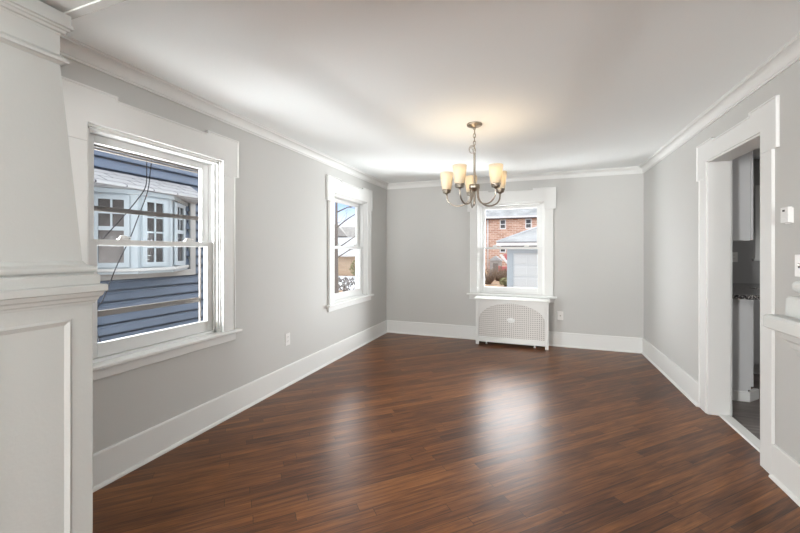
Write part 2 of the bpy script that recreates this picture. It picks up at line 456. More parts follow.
# ------------------------------------------------------------------ room shell
XL, XR, YB, H = -2.236, 1.267, 5.406, 2.345
WT = 0.16
WTR = 0.142
XK = XR + WTR                # kitchen face of the right wall
YR = -8.4
GZ0 = -0.85
def wall_x(name, xa, xb, y0, y1, holes, m, z0=-0.12, z1=H+0.12, label=None):
    """a wall across x from xa to xb, running in y, with (ya, yb, za, zb) holes"""
    mb = MB(); y = y0
    for ya, yb, za, zb in sorted(holes):
        mb.box(xa, xb, y, ya, z0, z1)
        if za > z0: mb.box(xa, xb, ya, yb, z0, za)
        mb.box(xa, xb, ya, yb, zb, z1); y = yb
    mb.box(xa, xb, y, y1, z0, z1)
    return struct(mb.build(name, m), label, 'wall')
def wall_y(name, ya, yb, x0, x1, holes, m, z0=-0.12, z1=H+0.12, label=None):
    mb = MB(); x = x0
    for xa, xb, za, zb in sorted(holes):
        mb.box(x, xa, ya, yb, z0, z1)
        if za > z0: mb.box(xa, xb, ya, yb, z0, za)
        mb.box(xa, xb, ya, yb, zb, z1); x = xb
    mb.box(x, x1, ya, yb, z0, z1)
    return struct(mb.build(name, m), label, 'wall')

HW = 0.447                   # half the window opening
W1Y, W2Y, W3X = 1.690, 4.216, -0.347
ZS, ZH = 0.67, 1.965
DY, DHW, DZ = 3.190, 0.374, 1.995
KWX, KWZ0, KWZ1, KHW = 2.85, 1.20, 1.95, 0.40

struct(MB().box(XL, XK - 0.074, YR, YB, -0.12, 0.0).build('floor', 'floor'), 'dark brown oak strip floor laid on the diagonal', 'floor')
struct(MB().box(XL, XR, YR, YB, H, H + 0.12).build('ceiling', 'ceiling'), 'smooth pale ceiling with a warm glow above the chandelier', 'ceiling')
wall_x('wall_left', XL - WT, XL, YR, YB, [(W1Y-HW, W1Y+HW, ZS-0.02, ZH), (W2Y-HW, W2Y+HW, ZS-0.02, ZH)], 'wall', label='long grey wall with two white windows')
wall_x('wall_right', XR, XK, YR, YB, [(DY-DHW, DY+DHW, -0.12, DZ)], 'wall', label='grey wall with the white kitchen doorway')
wall_y('wall_back', YB, YB + WT, XL - WT, 3.7, [(W3X-HW, W3X+HW, ZS-0.02, ZH), (KWX-KHW, KWX+KHW, KWZ0, KWZ1)], 'wall', label='grey end wall behind the radiator cover')
wall_y('wall_rear', YR - WT, YR, XL - WT, XK, [], 'wall')
# unseen dark layer added outside, cuts light bounced onto the neighbour house
mb = MB()
for ya, yb in ((YR, W1Y-HW-0.1), (W1Y+HW+0.1, W2Y-HW-0.1), (W2Y+HW+0.1, YB+WT)): mb.box(XL-WT-0.012, XL-WT-0.0005, ya, yb, GZ0, H+0.12)
for yc in (W1Y, W2Y): mb.box(XL-WT-0.012, XL-WT-0.0005, yc-HW-0.1, yc+HW+0.1, GZ0, 0.61); mb.box(XL-WT-0.012, XL-WT-0.0005, yc-HW-0.1, yc+HW+0.1, ZH+0.1, H+0.12)
struct(mb.build('wall_left_absorber', 'absorber'), 'unseen dark layer added outside to cut bounced light', 'wall')
# kitchen shell
struct(MB().box(XK - 0.074, 3.6, 1.0, YB, -0.12, 0.0).build('floor_kitchen', 'kitchen_floor'), 'grey brown plank floor of the kitchen', 'floor')
struct(MB().box(XK, 3.6, 1.0, YB, H, H + 0.12).build('ceiling_kitchen', 'ceiling'))
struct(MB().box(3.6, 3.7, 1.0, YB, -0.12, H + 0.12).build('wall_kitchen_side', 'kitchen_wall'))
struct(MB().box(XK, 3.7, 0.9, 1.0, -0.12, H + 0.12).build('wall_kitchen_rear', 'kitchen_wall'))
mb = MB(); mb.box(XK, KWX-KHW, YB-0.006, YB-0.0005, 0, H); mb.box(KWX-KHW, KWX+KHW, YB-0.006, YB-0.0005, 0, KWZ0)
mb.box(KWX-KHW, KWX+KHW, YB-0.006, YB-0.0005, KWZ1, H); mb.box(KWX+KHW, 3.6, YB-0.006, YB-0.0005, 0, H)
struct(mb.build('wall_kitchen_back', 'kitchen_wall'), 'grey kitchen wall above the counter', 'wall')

# baseboards (board, small top round, shoe moulding)
BP = [(0, 0), (0.030, 0), (0.030, 0.008), (0.024, 0.018), (0.016, 0.021), (0.016, 0.184), (0.012, 0.191), (0, 0.191)]
def sgn(prof, s, base): return [(base + s * p[0], p[1]) for p in prof]
struct(MB().prism(sgn(BP, 1, XL), 0.772, YB - 0.0005, 'xz').build('baseboard_left', 'trim'), 'white baseboard along the left wall', 'baseboard')
struct(MB().prism(sgn(BP, -1, XR), 0.772, DY-0.504, 'xz').prism(sgn(BP, -1, XR), DY+0.504, YB - 0.0005, 'xz').build('baseboard_right', 'trim'), 'white baseboard either side of the kitchen doorway', 'baseboard')
struct(MB().prism(sgn(BP, -1, YB), XL + 0.0005, XR - 0.0005, 'yz').build('baseboard_back', 'trim'), 'white baseboard along the end wall', 'baseboard')
# crown
def cove():
    pts = [(0, -0.080), (0.009, -0.080), (0.009, -0.070), (0.015, -0.066), (0.015, -0.060)]
    for k in range(7):
        t = R(90) * k / 6
        pts.append((0.055 - 0.040 * math.cos(t), -0.060 + 0.044 * math.sin(t)))
    pts += [(0.060, -0.016), (0.060, -0.009), (0.068, -0.005), (0.068, 0), (0, 0)]
    return [(a, H + b) for a, b in pts]
CP = cove()
CROWN_Y0 = 0.745
struct(MB().prism(sgn(CP, 1, XL), CROWN_Y0, YB, 'xz').build('trim_1', 'trim'), 'white crown moulding along the left wall', 'crown moulding')
struct(MB().prism(sgn(CP, -1, XR), CROWN_Y0, YB, 'xz').build('trim_2', 'trim'), 'white crown moulding along the right wall', 'crown moulding')
struct(MB().prism(sgn(CP, -1, YB), XL, XR, 'yz').build('trim_3', 'trim'), 'white crown moulding along the end wall', 'crown moulding')

# ------------------------------------------------------------------ windows (local: x along the wall, y outward, z up)
def casing_head(h, out_, ear, notch, ztop, zmid, zear, zin):
    return [(-ear, zear), (-ear, ztop), (-notch, ztop), (-notch, zmid), (notch, zmid), (notch, ztop), (ear, ztop), (ear, zear), (h, zear), (h, zin), (-h, zin), (-h, zear)]
def edge_band(mb, pts, a, b, w):
    """thin raised band that follows the open polyline pts (local x, z), inside the outline on its right hand"""
    for k in range(len(pts) - 1):
        (x0, z0), (x1, z1) = pts[k], pts[k+1]
        if x0 == x1:
            s = w if z1 > z0 else -w
            mb.box(x0, x0 + s, a, b, min(z0, z1), max(z0, z1))
        else:
            lo, hi = min(x0, x1), max(x0, x1)
            mb.box(lo, hi, a, b, z0 - w, z0)
def casing_parts(root, h, outw, ear, notch, ztop, zmid, zear, zin, zbot, depth=0.022):
    hd = casing_head(h, outw, ear, notch, ztop, zmid, zear, zin)
    mb = MB(); mb.prism(hd[:2] + hd[2:], -depth, 0, 'xz')
    edge_band(mb, hd[:8], -depth - 0.007, -depth + 0.002, 0.011)
    mb.build('head_casing', 'trim', root, bevel=0.0025)
    for s in (-1, 1):
        mb = MB(); mb.box(s*h, s*outw, -depth, 0, zbot, zear - 0.0005)
        mb.box(s*(outw - 0.011), s*outw, -depth - 0.006, -depth + 0.002, zbot, zear - 0.0005)
        mb.build('side_casing', 'trim', root, bevel=0.0025)

def make_window(name, loc, rz, label, storm=False):
    root = struct(empty(name, loc, rz), label, 'window')
    h = HW
    casing_parts(root, h, 0.563, 0.598, 0.30, 2.152, 2.128, 1.862, ZH, ZS)
    mb = MB(); mb.prism([(-0.048, 0.646), (-0.052, 0.652), (-0.052, 0.664), (-0.046, ZS), (0.10, ZS), (0.10, 0.651), (0.0, 0.646)], -0.608, 0.608, 'yz')
    o = mb.build('stool', 'trim', root, bevel=0.0015)
    # trim the horns: the stool only runs into the opening between the casings
    MB().prism([(-0.016, 0.586), (-0.020, 0.592), (-0.020, 0.645), (0, 0.645), (0, 0.586)], -0.572, 0.572, 'yz').build('apron', 'trim', root, bevel=0.0015)
    # jamb lining + stops
    mb = MB()
    for s in (-1, 1):
        mb.box(s*h, s*(h-0.012), 0.0, 0.133, ZS, ZH); mb.box(s*(h-0.012), s*(h-0.024), 0.012, 0.030, ZS, ZH-0.012)
    mb.box(-h, h, 0.0, 0.133, ZH-0.012, ZH); mb.box(-h+0.012, h-0.012, 0.012, 0.030, ZH-0.026, ZH-0.012)
    mb.build('jamb_lining', 'trim', root, bevel=0.001)
    # vinyl main frame with two tracks
    mb = MB(); j = h - 0.012
    for s in (-1, 1):
        mb.box(s*j, s*(j-0.028), 0.030, 0.042, ZS, ZH-0.012)
        mb.box(s*j, s*(j-0.012), 0.042, 0.125, ZS, ZH-0.012)
        mb.box(s*j, s*(j-0.024), 0.080, 0.088, ZS, ZH-0.012)
        mb.box(s*j, s*(j-0.028), 0.123, 0.133, ZS-0.02, ZH-0.012)
    mb.box(-j, j, 0.030, 0.123, ZH-0.026, ZH-0.012); mb.box(-j, j, 0.123, 0.133, ZH-0.040, ZH-0.012)
    mb.box(-j, j, 0.030, WT+0.03, ZS-0.02, ZS+0.018)
    mb.build('window_frame', 'vinyl', root, bevel=0.001)
    def sash(nm, y0, y1, sx, z0, z1, st, rb, rt):
        mb = MB()
        for s in (-1, 1): mb.box(s*sx, s*(sx-st), y0, y1, z0, z1)
        mb.box(-sx+st, sx-st, y0, y1, z0, z0+rb); mb.box(-sx+st, sx-st, y0, y1, z1-rt, z1)
        o = mb.build(nm, 'vinyl', root, bevel=0.003)
        MB().box(-sx+st-0.004, sx-st+0.004, (y0+y1)/2-0.002, (y0+y1)/2+0.002, z0+rb-0.004, z1-rt+0.004).build('glass_pane', 'glass', o)
        return o
    sash('upper_sash', 0.090, 0.122, h-0.027, 1.312, ZH-0.027, 0.066, 0.036, 0.045)
    lo = sash('lower_sash', 0.045, 0.078, h-0.027, ZS+0.020, 1.348, 0.057, 0.078, 0.032)
    for x in (-0.215, 0.215):
        mb = MB(); mb.box(x-0.032, x+0.032, 0.048, 0.074, 1.348, 1.356)
        mb.lathe([(0.026, 1.356), (0.025, 1.366), (0.018, 1.374), (0.0, 1.376)], x, 0.061, 14, 0.5)
        mb.box(x-0.012, x+0.036, 0.050, 0.058, 1.360, 1.369)
        mb.build('sash_lock', 'vinyl', lo, bevel=0.002)
    # outside casing and sill
    mb = MB()
    for s in (-1, 1): mb.box(s*(h+0.02), s*(h+0.11), WT, WT+0.02, 0.62, ZH+0.10)
    mb.box(-h-0.02, h+0.02, WT, WT+0.02, ZH+0.01, ZH+0.10)
    mb.prism([(WT, 0.62), (WT+0.06, 0.615), (WT+0.06, 0.642), (WT, 0.65)], -h-0.12, h+0.12, 'yz')
    mb.build('outside_casing', 'trim', root)
    if storm:
        mb = MB()
        for z, t in ((1.529, 0.014), (0.918, 0.017)):
            mb.box(-h+0.053, h-0.053, 0.146, 0.158, z-t, z+t); mb.box(-h+0.053, h-0.053, 0.140, 0.147, z+t-0.006, z+t)
        for k in range(3):
            mb.box(-h+0.053, h-0.053, 0.140, 0.158, 1.868+0.017*k, 1.877+0.017*k)
        for s in (-1, 1): mb.box(s*(h-0.053), s*(h-0.062), 0.144, 0.158, ZS, 1.912)
        o = mb.build('storm_rail', 'alum', root); o['label'] = 'brownish aluminium storm window rails'
    return root
make_window('window_1', (XL, W1Y, 0), R(90), 'nearest left wall window facing blue siding', storm=True)
make_window('window_2', (XL, W2Y, 0), R(90), 'far left wall window with blue sky and snow')
make_window('window_3', (W3X, YB, 0), 0, 'end wall window above the radiator cover')

# kitchen window: only a corner of it shows through the doorway
kw = struct(empty('window_4', (KWX, YB, 0)), 'white kitchen window corner seen through the doorway', 'window')
mb = MB()
for s in (-1, 1): mb.box(s*KHW, s*(KHW+0.09), -0.026, -0.006, KWZ0, KWZ1+0.09)
mb.box(-KHW, KHW, -0.026, -0.006, KWZ1, KWZ1+0.09); mb.build('casing', 'trim', kw, bevel=0.002)
MB().box(-KHW-0.11, KHW+0.11, -0.05, 0.05, KWZ0-0.025, KWZ0).build('stool', 'trim', kw, bevel=0.002)
mb = MB()
for s in (-1, 1): mb.box(s*KHW, s*(KHW-0.05), 0.05, 0.09, KWZ0, KWZ1)
mb.box(-KHW+0.05, KHW-0.05, 0.05, 0.09, KWZ0, KWZ0+0.05); mb.box(-KHW+0.05, KHW-0.05, 0.05, 0.09, KWZ1-0.05, KWZ1)
sa = mb.build('sash', 'vinyl', kw)
MB().box(-KHW+0.05, KHW-0.05, 0.068, 0.072, KWZ0+0.05, KWZ1-0.05).build('glass_pane', 'glass', sa)

# ------------------------------------------------------------------ cased doorway to the kitchen
dr = struct(empty('door_1', (XR, DY, 0), R(-90)), 'white cased doorway with eared head opening to the kitchen', 'doorway')
casing_parts(dr, DHW, 0.503, 0.545, 0.259, 2.152, 2.128, 1.862, DZ, 0.0, 0.011)
mb = MB()
for s in (-1, 1): mb.box(s*DHW, s*(DHW-0.014), -0.004, WTR, 0, DZ)
mb.box(-DHW, DHW, -0.004, WTR, DZ-0.014, DZ)
mb.build('jamb_lining', 'trim', dr, bevel=0.002)
MB().prism([(0.066, 0.0), (0.072, 0.012), (0.142, 0.012), (0.152, 0.0)], -DHW+0.0145, DHW-0.0145, 'yz').build('threshold', 'trim', dr)
mb = MB()
for s in (-1, 1): mb.box(s*(DHW+0.012), s*(DHW+0.12), WTR, WTR+0.02, 0, DZ+0.12)
mb.box(-DHW-0.012, DHW+0.012, WTR, WTR+0.02, DZ+0.012, DZ+0.12); mb.build('kitchen_casing', 'trim', dr, bevel=0.002)

# ------------------------------------------------------------------ colonnade: header, pedestals, tapered columns
YN, YF = 0.475, 0.771        # near and far face of the pedestals
ZSOF = 2.033
HD0, HD1 = 0.529, 0.717
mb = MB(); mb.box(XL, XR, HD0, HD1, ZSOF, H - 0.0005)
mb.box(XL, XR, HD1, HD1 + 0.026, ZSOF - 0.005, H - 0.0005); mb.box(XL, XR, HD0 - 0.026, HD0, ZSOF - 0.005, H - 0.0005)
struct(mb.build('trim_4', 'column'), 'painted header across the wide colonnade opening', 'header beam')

def recessed_panel(name, parent, X, dx, ya, yb, za, zb, m):
    """raised bevel frame round a panel recess on an x face; dx is the inward direction"""
    mb = MB(); w, d = 0.015, 0.004
    o = [(ya, za), (yb, za), (yb, zb), (ya, zb)]; i = [(ya+w, za+w), (yb-w, za+w), (yb-w, zb-w), (ya+w, zb-w)]
    q = 0.007; oo = [(ya-q, za-q), (yb+q, za-q), (yb+q, zb+q), (ya-q, zb+q)]
    P = lambda p, x: (x, p[0], p[1])
    for k in range(4):
        n = (k+1) % 4
        mb.quad([P(oo[k], X), P(oo[n], X), P(o[n], X - dx*0.004), P(o[k], X - dx*0.004)])
        mb.quad([P(o[k], X - dx*0.004), P(o[n], X - dx*0.004), P(i[n], X + dx*(d-0.001)), P(i[k], X + dx*(d-0.001))])
    mb.box(X + dx*(d-0.002), X + dx*(d+0.001), ya, yb, za, zb)
    return mb.build(name, m, parent)

def pedestal(side, x_face, label, over=0.029):
    """side +1: built against the left wall and faces +x, side -1: against the right wall and faces -x"""
    xw = XL if side > 0 else XR
    root = tag(empty('colonnade_pedestal', ((x_face + xw)/2, (YN+YF)/2, 0)), label, 'pedestal', 'colonnade pedestals')
    C = Vector(root.location)
    x0, x1 = min(xw, x_face), max(xw, x_face); fix = 'w' if side > 0 else 'e'
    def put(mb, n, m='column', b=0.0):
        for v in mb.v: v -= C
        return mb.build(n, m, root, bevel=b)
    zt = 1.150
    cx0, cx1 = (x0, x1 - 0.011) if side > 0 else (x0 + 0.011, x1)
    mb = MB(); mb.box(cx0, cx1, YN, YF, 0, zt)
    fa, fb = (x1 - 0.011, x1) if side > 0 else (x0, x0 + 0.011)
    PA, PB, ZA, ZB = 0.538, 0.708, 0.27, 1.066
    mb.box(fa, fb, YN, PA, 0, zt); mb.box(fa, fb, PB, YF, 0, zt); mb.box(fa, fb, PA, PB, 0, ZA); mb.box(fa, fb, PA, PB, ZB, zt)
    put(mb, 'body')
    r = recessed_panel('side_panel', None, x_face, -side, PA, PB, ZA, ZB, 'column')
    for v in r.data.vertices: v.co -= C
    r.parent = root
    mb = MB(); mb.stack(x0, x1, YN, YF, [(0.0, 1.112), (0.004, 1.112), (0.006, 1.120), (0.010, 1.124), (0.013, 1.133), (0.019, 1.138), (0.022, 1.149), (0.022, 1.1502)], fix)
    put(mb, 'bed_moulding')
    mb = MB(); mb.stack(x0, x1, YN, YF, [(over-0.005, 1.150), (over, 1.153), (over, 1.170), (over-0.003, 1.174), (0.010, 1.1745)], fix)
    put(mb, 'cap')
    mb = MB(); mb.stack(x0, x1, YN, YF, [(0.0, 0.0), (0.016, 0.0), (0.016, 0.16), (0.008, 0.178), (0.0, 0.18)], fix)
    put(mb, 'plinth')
    return root
PXL, PXR = -1.350, 0.397
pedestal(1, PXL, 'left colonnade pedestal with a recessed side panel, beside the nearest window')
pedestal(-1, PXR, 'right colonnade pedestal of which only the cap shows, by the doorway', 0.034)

def column(cx, label):
    cy = (YN + YF)/2; b = (YF - YN)/2
    root = tag(empty('tapered_column', (cx, cy, 1.1745)), label, 'column', 'tapered colonnade columns')
    C = Vector(root.location)
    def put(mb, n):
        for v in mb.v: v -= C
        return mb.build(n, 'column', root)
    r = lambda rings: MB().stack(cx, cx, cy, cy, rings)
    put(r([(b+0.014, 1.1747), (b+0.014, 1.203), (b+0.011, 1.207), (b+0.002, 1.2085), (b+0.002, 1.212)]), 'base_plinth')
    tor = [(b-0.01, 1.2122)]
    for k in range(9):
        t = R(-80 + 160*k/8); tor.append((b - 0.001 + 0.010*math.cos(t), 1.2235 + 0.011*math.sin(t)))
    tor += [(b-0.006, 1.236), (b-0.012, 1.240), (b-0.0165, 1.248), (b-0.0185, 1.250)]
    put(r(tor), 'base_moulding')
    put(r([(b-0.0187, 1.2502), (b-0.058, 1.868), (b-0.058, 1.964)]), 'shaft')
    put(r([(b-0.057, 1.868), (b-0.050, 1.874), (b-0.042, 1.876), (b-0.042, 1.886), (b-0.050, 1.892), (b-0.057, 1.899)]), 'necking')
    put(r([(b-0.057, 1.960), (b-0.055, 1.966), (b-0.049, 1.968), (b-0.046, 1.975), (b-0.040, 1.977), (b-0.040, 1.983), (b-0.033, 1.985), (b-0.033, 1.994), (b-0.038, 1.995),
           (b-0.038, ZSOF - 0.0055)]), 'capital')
    return root
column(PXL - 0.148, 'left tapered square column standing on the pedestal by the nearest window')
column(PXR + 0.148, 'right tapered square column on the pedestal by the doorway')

# ------------------------------------------------------------------ chandelier
CX, CY = -0.485, 3.095
ch = tag(empty('chandelier', (CX, CY, H)), 'five light brushed nickel chandelier with frosted shades hanging from the ceiling', 'chandelier')
def zz(mb):
    for v in mb.v: v.z -= H
    return mb
rt = Vector((math.cos(YAW), math.sin(YAW), 0)); fw = Vector((-math.sin(YAW), math.cos(YAW), 0))
zz(MB().lathe([(0.0, H), (0.062, H), (0.064, H-0.006), (0.062, H-0.014), (0.050, H-0.020), (0.020, H-0.025), (0.012, H-0.030), (0.0, H-0.030)], seg=32)).build('canopy', 'nickel', ch)
z = H - 0.033
zz(MB().ring((0, 0, H-0.038), 0.010, 0.0022, 16, 6)).build('hook', 'nickel', ch)
for k in range(6):
    ax = ((1, 0, 0), (0, 0, 1)) if k % 2 else ((0, 1, 0), (0, 0, 1))
    zz(MB().ring((0, 0, H - 0.066 - 0.031*k), (0.010, 0.021), 0.0024, 18, 6, ax)).build('chain_link', 'nickel', ch)
mb = MB()
pts = []
for k in range(40):
    t = k/39; a = 2*math.pi*2.3*t
    pts.append((0.026*math.cos(a) - 0.022 + 0.006*t, 0.014*math.sin(a*0.9), H - 0.20 - 0.02*t + 0.030*math.sin(a)))
mb.tube([(0, 0, H-0.03), (0.006, 0.004, H-0.09), (-0.006, 0.006, H-0.15)] + pts + [(0.0, 0.0, H-0.25)], 0.0022, 6)
zz(mb).build('wire_loop', 'nickel', ch)
zz(MB().lathe([(0.0, 2.108), (0.006, 2.106), (0.011, 2.098), (0.0095, 2.090), (0.0095, 1.85), (0.0095, 1.835), (0.0, 1.835)], seg=16)).build('stem', 'nickel', ch)
zz(MB().ring((0, 0, 2.113), 0.010, 0.0022, 16, 6)).build('stem_loop', 'nickel', ch)
zz(MB().lathe([(0.0, 1.842), (0.014, 1.842), (0.020, 1.840), (0.042, 1.838), (0.044, 1.835), (0.044, 1.806), (0.040, 1.802), (0.020, 1.797), (0.016, 1.785), (0.0, 1.785)], seg=28)).build('hub', 'nickel', ch)
zz(MB().lathe([(0.0, 1.787), (0.010, 1.785), (0.012, 1.74), (0.009, 1.70), (0.012, 1.692), (0.008, 1.675), (0.0, 1.655)], seg=16)).build('finial', 'nickel', ch)
RA = 0.238
def arm_parts(k):
    a = R(14 + 72*k)
    d = rt*math.cos(a) + fw*math.sin(a)
    P = lambda r, z: (d.x*r, d.y*r, z)
    pts = [P(0.034, 1.806), P(0.035, 1.775)]
    for q in range(13):
        t = R(180 + 180*q/12)
        pts.append(P(0.136 + 0.101*math.cos(t), 1.752 + (0.088 if q < 7 else 0.088)*math.sin(t)))
    pts += [P(RA-0.001, 1.765), P(RA, 1.775)]
    am = zz(MB().tube(pts, 0.0064, 10)).build('arm', 'nickel', ch)
    c = d*RA
    zz(MB().lathe([(0.0, 1.772), (0.012, 1.772), (0.014, 1.778), (0.030, 1.782), (0.033, 1.786), (0.033, 1.792), (0.026, 1.794), (0.037, 1.798), (0.039, 1.803), (0.039, 1.812), (0.0, 1.812)], c.x, c.y, 22)).build('socket_cup', 'nickel', am)
    prof = [(0.036, 1.813), (0.040, 1.820), (0.0475, 1.88), (0.056, 1.956), (0.0555, 1.957), (0.053, 1.956), (0.0445, 1.88), (0.037, 1.823), (0.033, 1.816)]
    zz(MB().lathe(prof, c.x, c.y, 28)).build('lamp_shade', 'shade', am)
    bl = [(0.0, 1.8125), (0.012, 1.814), (0.013, 1.835)]
    for q in range(9):
        t = R(-60 + 150*q/8); bl.append((0.024*math.cos(t), 1.868 + 0.026*math.sin(t)))
    bl.append((0.0, 1.8945))
    o = zz(MB().lathe(bl, c.x, c.y, 16)).build('bulb', 'bulb', am); o['label'] = 'lit round bulb'
    l = bpy.data.lights.new('bulb_light', 'POINT'); l.energy = BULB_W; l.color = (1.0, 0.77, 0.50); l.shadow_soft_size = 0.025
    lo = bpy.data.objects.new('bulb_light', l); col.objects.link(lo); lo.parent = ch; lo.location = (c.x, c.y, 1.925 - H)
BULB_W = 0.6
for k in range(5): arm_parts(k)

# ------------------------------------------------------------------ radiator under the end window, and its cover
RCX, RCY0 = -0.320, 5.140
rc = tag(empty('radiator_cover', (RCX, RCY0, 0)), 'white radiator cover with an arched woven cane front, under the end window', 'radiator cover')
HWR = 0.469; RD = 0.225
for s in (-1, 1):
    MB().box(s*HWR, s*(HWR-0.042), 0.0, 0.042, 0.0, 0.612).build('front_post', 'cover', rc, bevel=0.002)
    mb = MB(); mb.box(s*HWR, s*(HWR-0.016), 0.042, RD, 0.0, 0.612); mb.build('side_panel', 'cover', rc, bevel=0.002)
MB().box(-HWR+0.042, HWR-0.042, 0.002, 0.030, 0.588, 0.612).build('top_rail', 'cover', rc, bevel=0.002)
MB().box(-HWR+0.042, HWR-0.042, 0.002, 0.030, 0.042, 0.112).build('bottom_rail', 'cover', rc, bevel=0.002)
# arch surround: two spandrels as one board
ax_, az_, zs_ = HWR-0.044, 0.232, 0.346
arch = [(ax_*math.cos(t), zs_ + az_*math.sin(t)) for t in [math.pi*k/36 for k in range(37)]]
mb = MB()
N_ = len(arch); top = 0.588
for (y, flip) in ((0.008, 0), (0.024, 1)):
    for k in range(N_-1):
        p, q = arch[k], arch[k+1]
        mb.quad([(p[0], y, p[1]), (q[0], y, q[1]), (q[0], y, top), (p[0], y, top)])
for k in range(N_-1):
    p, q = arch[k], arch[k+1]
    mb.quad([(p[0], 0.008, p[1]), (q[0], 0.008, q[1]), (q[0], 0.024, q[1]), (p[0], 0.024, p[1])])
mb.build('arch_board', 'cover', rc)
MB().box(-ax_, ax_, 0.0245, 0.028, 0.112, 0.588).build('cane_grille', 'cane', rc)['label'] = 'woven cane sheet'
mb = MB(); S = 24
rings = [(0.052, 0.0240), (0.052, 0.018), (0.046, 0.014), (0.039, 0.017), (0.031, 0.012), (0.016, 0.009), (0.0, 0.008)]
i0 = 0
for r_, y in rings:
    for q in range(S):
        t = 2*math.pi*q/S; lob = 1 + 0.05*math.cos(8*t) if r_ > 0.035 else 1
        mb.v.append(Vector((r_*lob*math.cos(t), y, 0.352 + 0.62*r_*lob*math.sin(t))))
for k in range(len(rings)-1):
    for q in range(S): mb.f.append((k*S+q, k*S+(q+1)%S, (k+1)*S+(q+1)%S, (k+1)*S+q))
mb.build('medallion', 'trim', rc)['label'] = 'raised white oval medallion'
mb = MB(); mb.prism([(-0.028, 0.616), (-0.032, 0.621), (-0.032, 0.636), (-0.027, 0.642), (RD+0.004, 0.642), (RD+0.004, 0.6125), (-0.014, 0.6125), (-0.018, 0.616)], -HWR-0.016, HWR+0.016, 'yz')
mb.build('top_shelf', 'cover', rc, bevel=0.0015)

rad = tag(empty('radiator', (RCX, RCY0 + 0.125, 0)), 'cast iron radiator behind the cane front, its small feet showing below', 'radiator')
for k in range(11):
    x = -0.36 + 0.072*k
    mb = MB()
    for y in (-0.05, 0.0, 0.05):
        mb.tube([(x, y, 0.05), (x, y, 0.07), (x, y, 0.53), (x, y, 0.55)], [0.012, 0.017, 0.017, 0.012], 8)
    mb.box(x-0.026, x+0.026, -0.065, 0.065, 0.065, 0.10); mb.box(x-0.026, x+0.026, -0.065, 0.065, 0.50, 0.535)
    mb.build('column_section', 'iron', rad, bevel=0.006)
mb = MB().tube([(-0.40, 0, 0.083), (0.40, 0, 0.083)], 0.02, 10).tube([(-0.40, 0, 0.517), (0.40, 0, 0.517)], 0.02, 10); mb.build('connecting_pipe', 'iron', rad)
for x in (-0.33, 0.30):
    MB().lathe([(0.0, 0.0), (0.015, 0.0), (0.014, 0.010), (0.009, 0.020), (0.009, 0.07), (0.0, 0.07)], x, -0.06, 12).build('foot', 'plate', rad)['label'] = 'small pale foot'

# ------------------------------------------------------------------ wall devices
def wall_plate(name, loc, rz, label, cat, kind):
    root = tag(empty(name, loc, rz), label, cat)
    mb = MB(); mb.prism([(-0.035, -0.0575), (0.035, -0.0575), (0.035, 0.0575), (-0.035, 0.0575)], -0.006, -0.0003, 'xz'); mb.build('cover_plate', 'plate', root, bevel=0.0025)
    if kind == 'duplex':
        for z in (-0.02, 0.02):
            o = MB().prism([(0.0165*math.cos(t), z + 0.0145*math.sin(t)) for t in [2*math.pi*k/16 for k in range(16)]], -0.0075, -0.006, 'xz').build('socket', 'plate', root)
            for x in (-0.006, 0.006):
                MB().box(x-0.0012, x+0.0012, -0.0080, -0.0074, z-0.002, z+0.007).build('slot', 'dark', o)
    elif kind == 'jack':
        mb = MB(); mb.prism([(0.008*math.cos(t), 0.008*math.sin(t)) for t in [2*math.pi*k/6 for k in range(6)]], -0.010, -0.006, 'xz'); mb.build('jack', 'nickel', root)
    elif kind == 'switch':
        mb = MB(); mb.box(-0.005, 0.005, -0.016, -0.006, -0.002, 0.010); mb.build('toggle', 'plate', root, bevel=0.001)
        MB().box(-0.006, 0.006, -0.0066, -0.0059, -0.012, 0.012).build('slot', 'dark', root)
    return root
wall_plate('electrical_outlet', (XL, 2.925, 0.440), R(90), 'white duplex outlet on the left wall between the two windows', 'outlet', 'duplex')
wall_plate('cable_wall_plate', (0.303, YB, 0.414), 0, 'white wall plate with one central jack, right of the radiator cover', 'wall plate', 'jack')
wall_plate('light_switch', (XR, 2.475, 1.207), R(-90), 'white light switch at the right edge, below the thermostat', 'light switch', 'switch')
wall_plate('kitchen_outlet', (2.17, YB - 0.006, 1.215), 0, 'white outlet on the kitchen wall above the granite counter', 'outlet', 'duplex')
th = tag(empty('thermostat', (XR, 2.557, 1.475), R(-90)), 'small white thermostat box on the right wall beside the doorway', 'thermostat')
MB().prism([(-0.033, -0.042), (0.033, -0.042), (0.033, 0.042), (-0.033, 0.042)], -0.025, -0.006, 'xz').build('housing', 'therm', th, bevel=0.003)
MB().box(-0.029, 0.029, -0.006, -0.0003, -0.046, 0.036).build('back_plate', 'plate', th)
MB().box(-0.014, 0.006, -0.0255, -0.0245, 0.018, 0.028).build('display', 'dark', th)
MB().box(-0.016, 0.016, -0.0262, -0.0245, -0.022, -0.016).build('button', 'plate', th)

# ------------------------------------------------------------------ kitchen furniture behind the doorway
KY = 3.973
bc = tag(empty('base_cabinet', (XK, KY, 0)), 'white kitchen base cabinet under the dark granite counter, seen through the doorway', 'cabinet')
D = YB - 0.01 - KY
def k_box(n, m, par, x0, x1, y0, y1, z0, z1, b=0.0015):
    return MB().box(x0, x1, y0, y1, z0, z1).build(n, m, par, bevel=b)
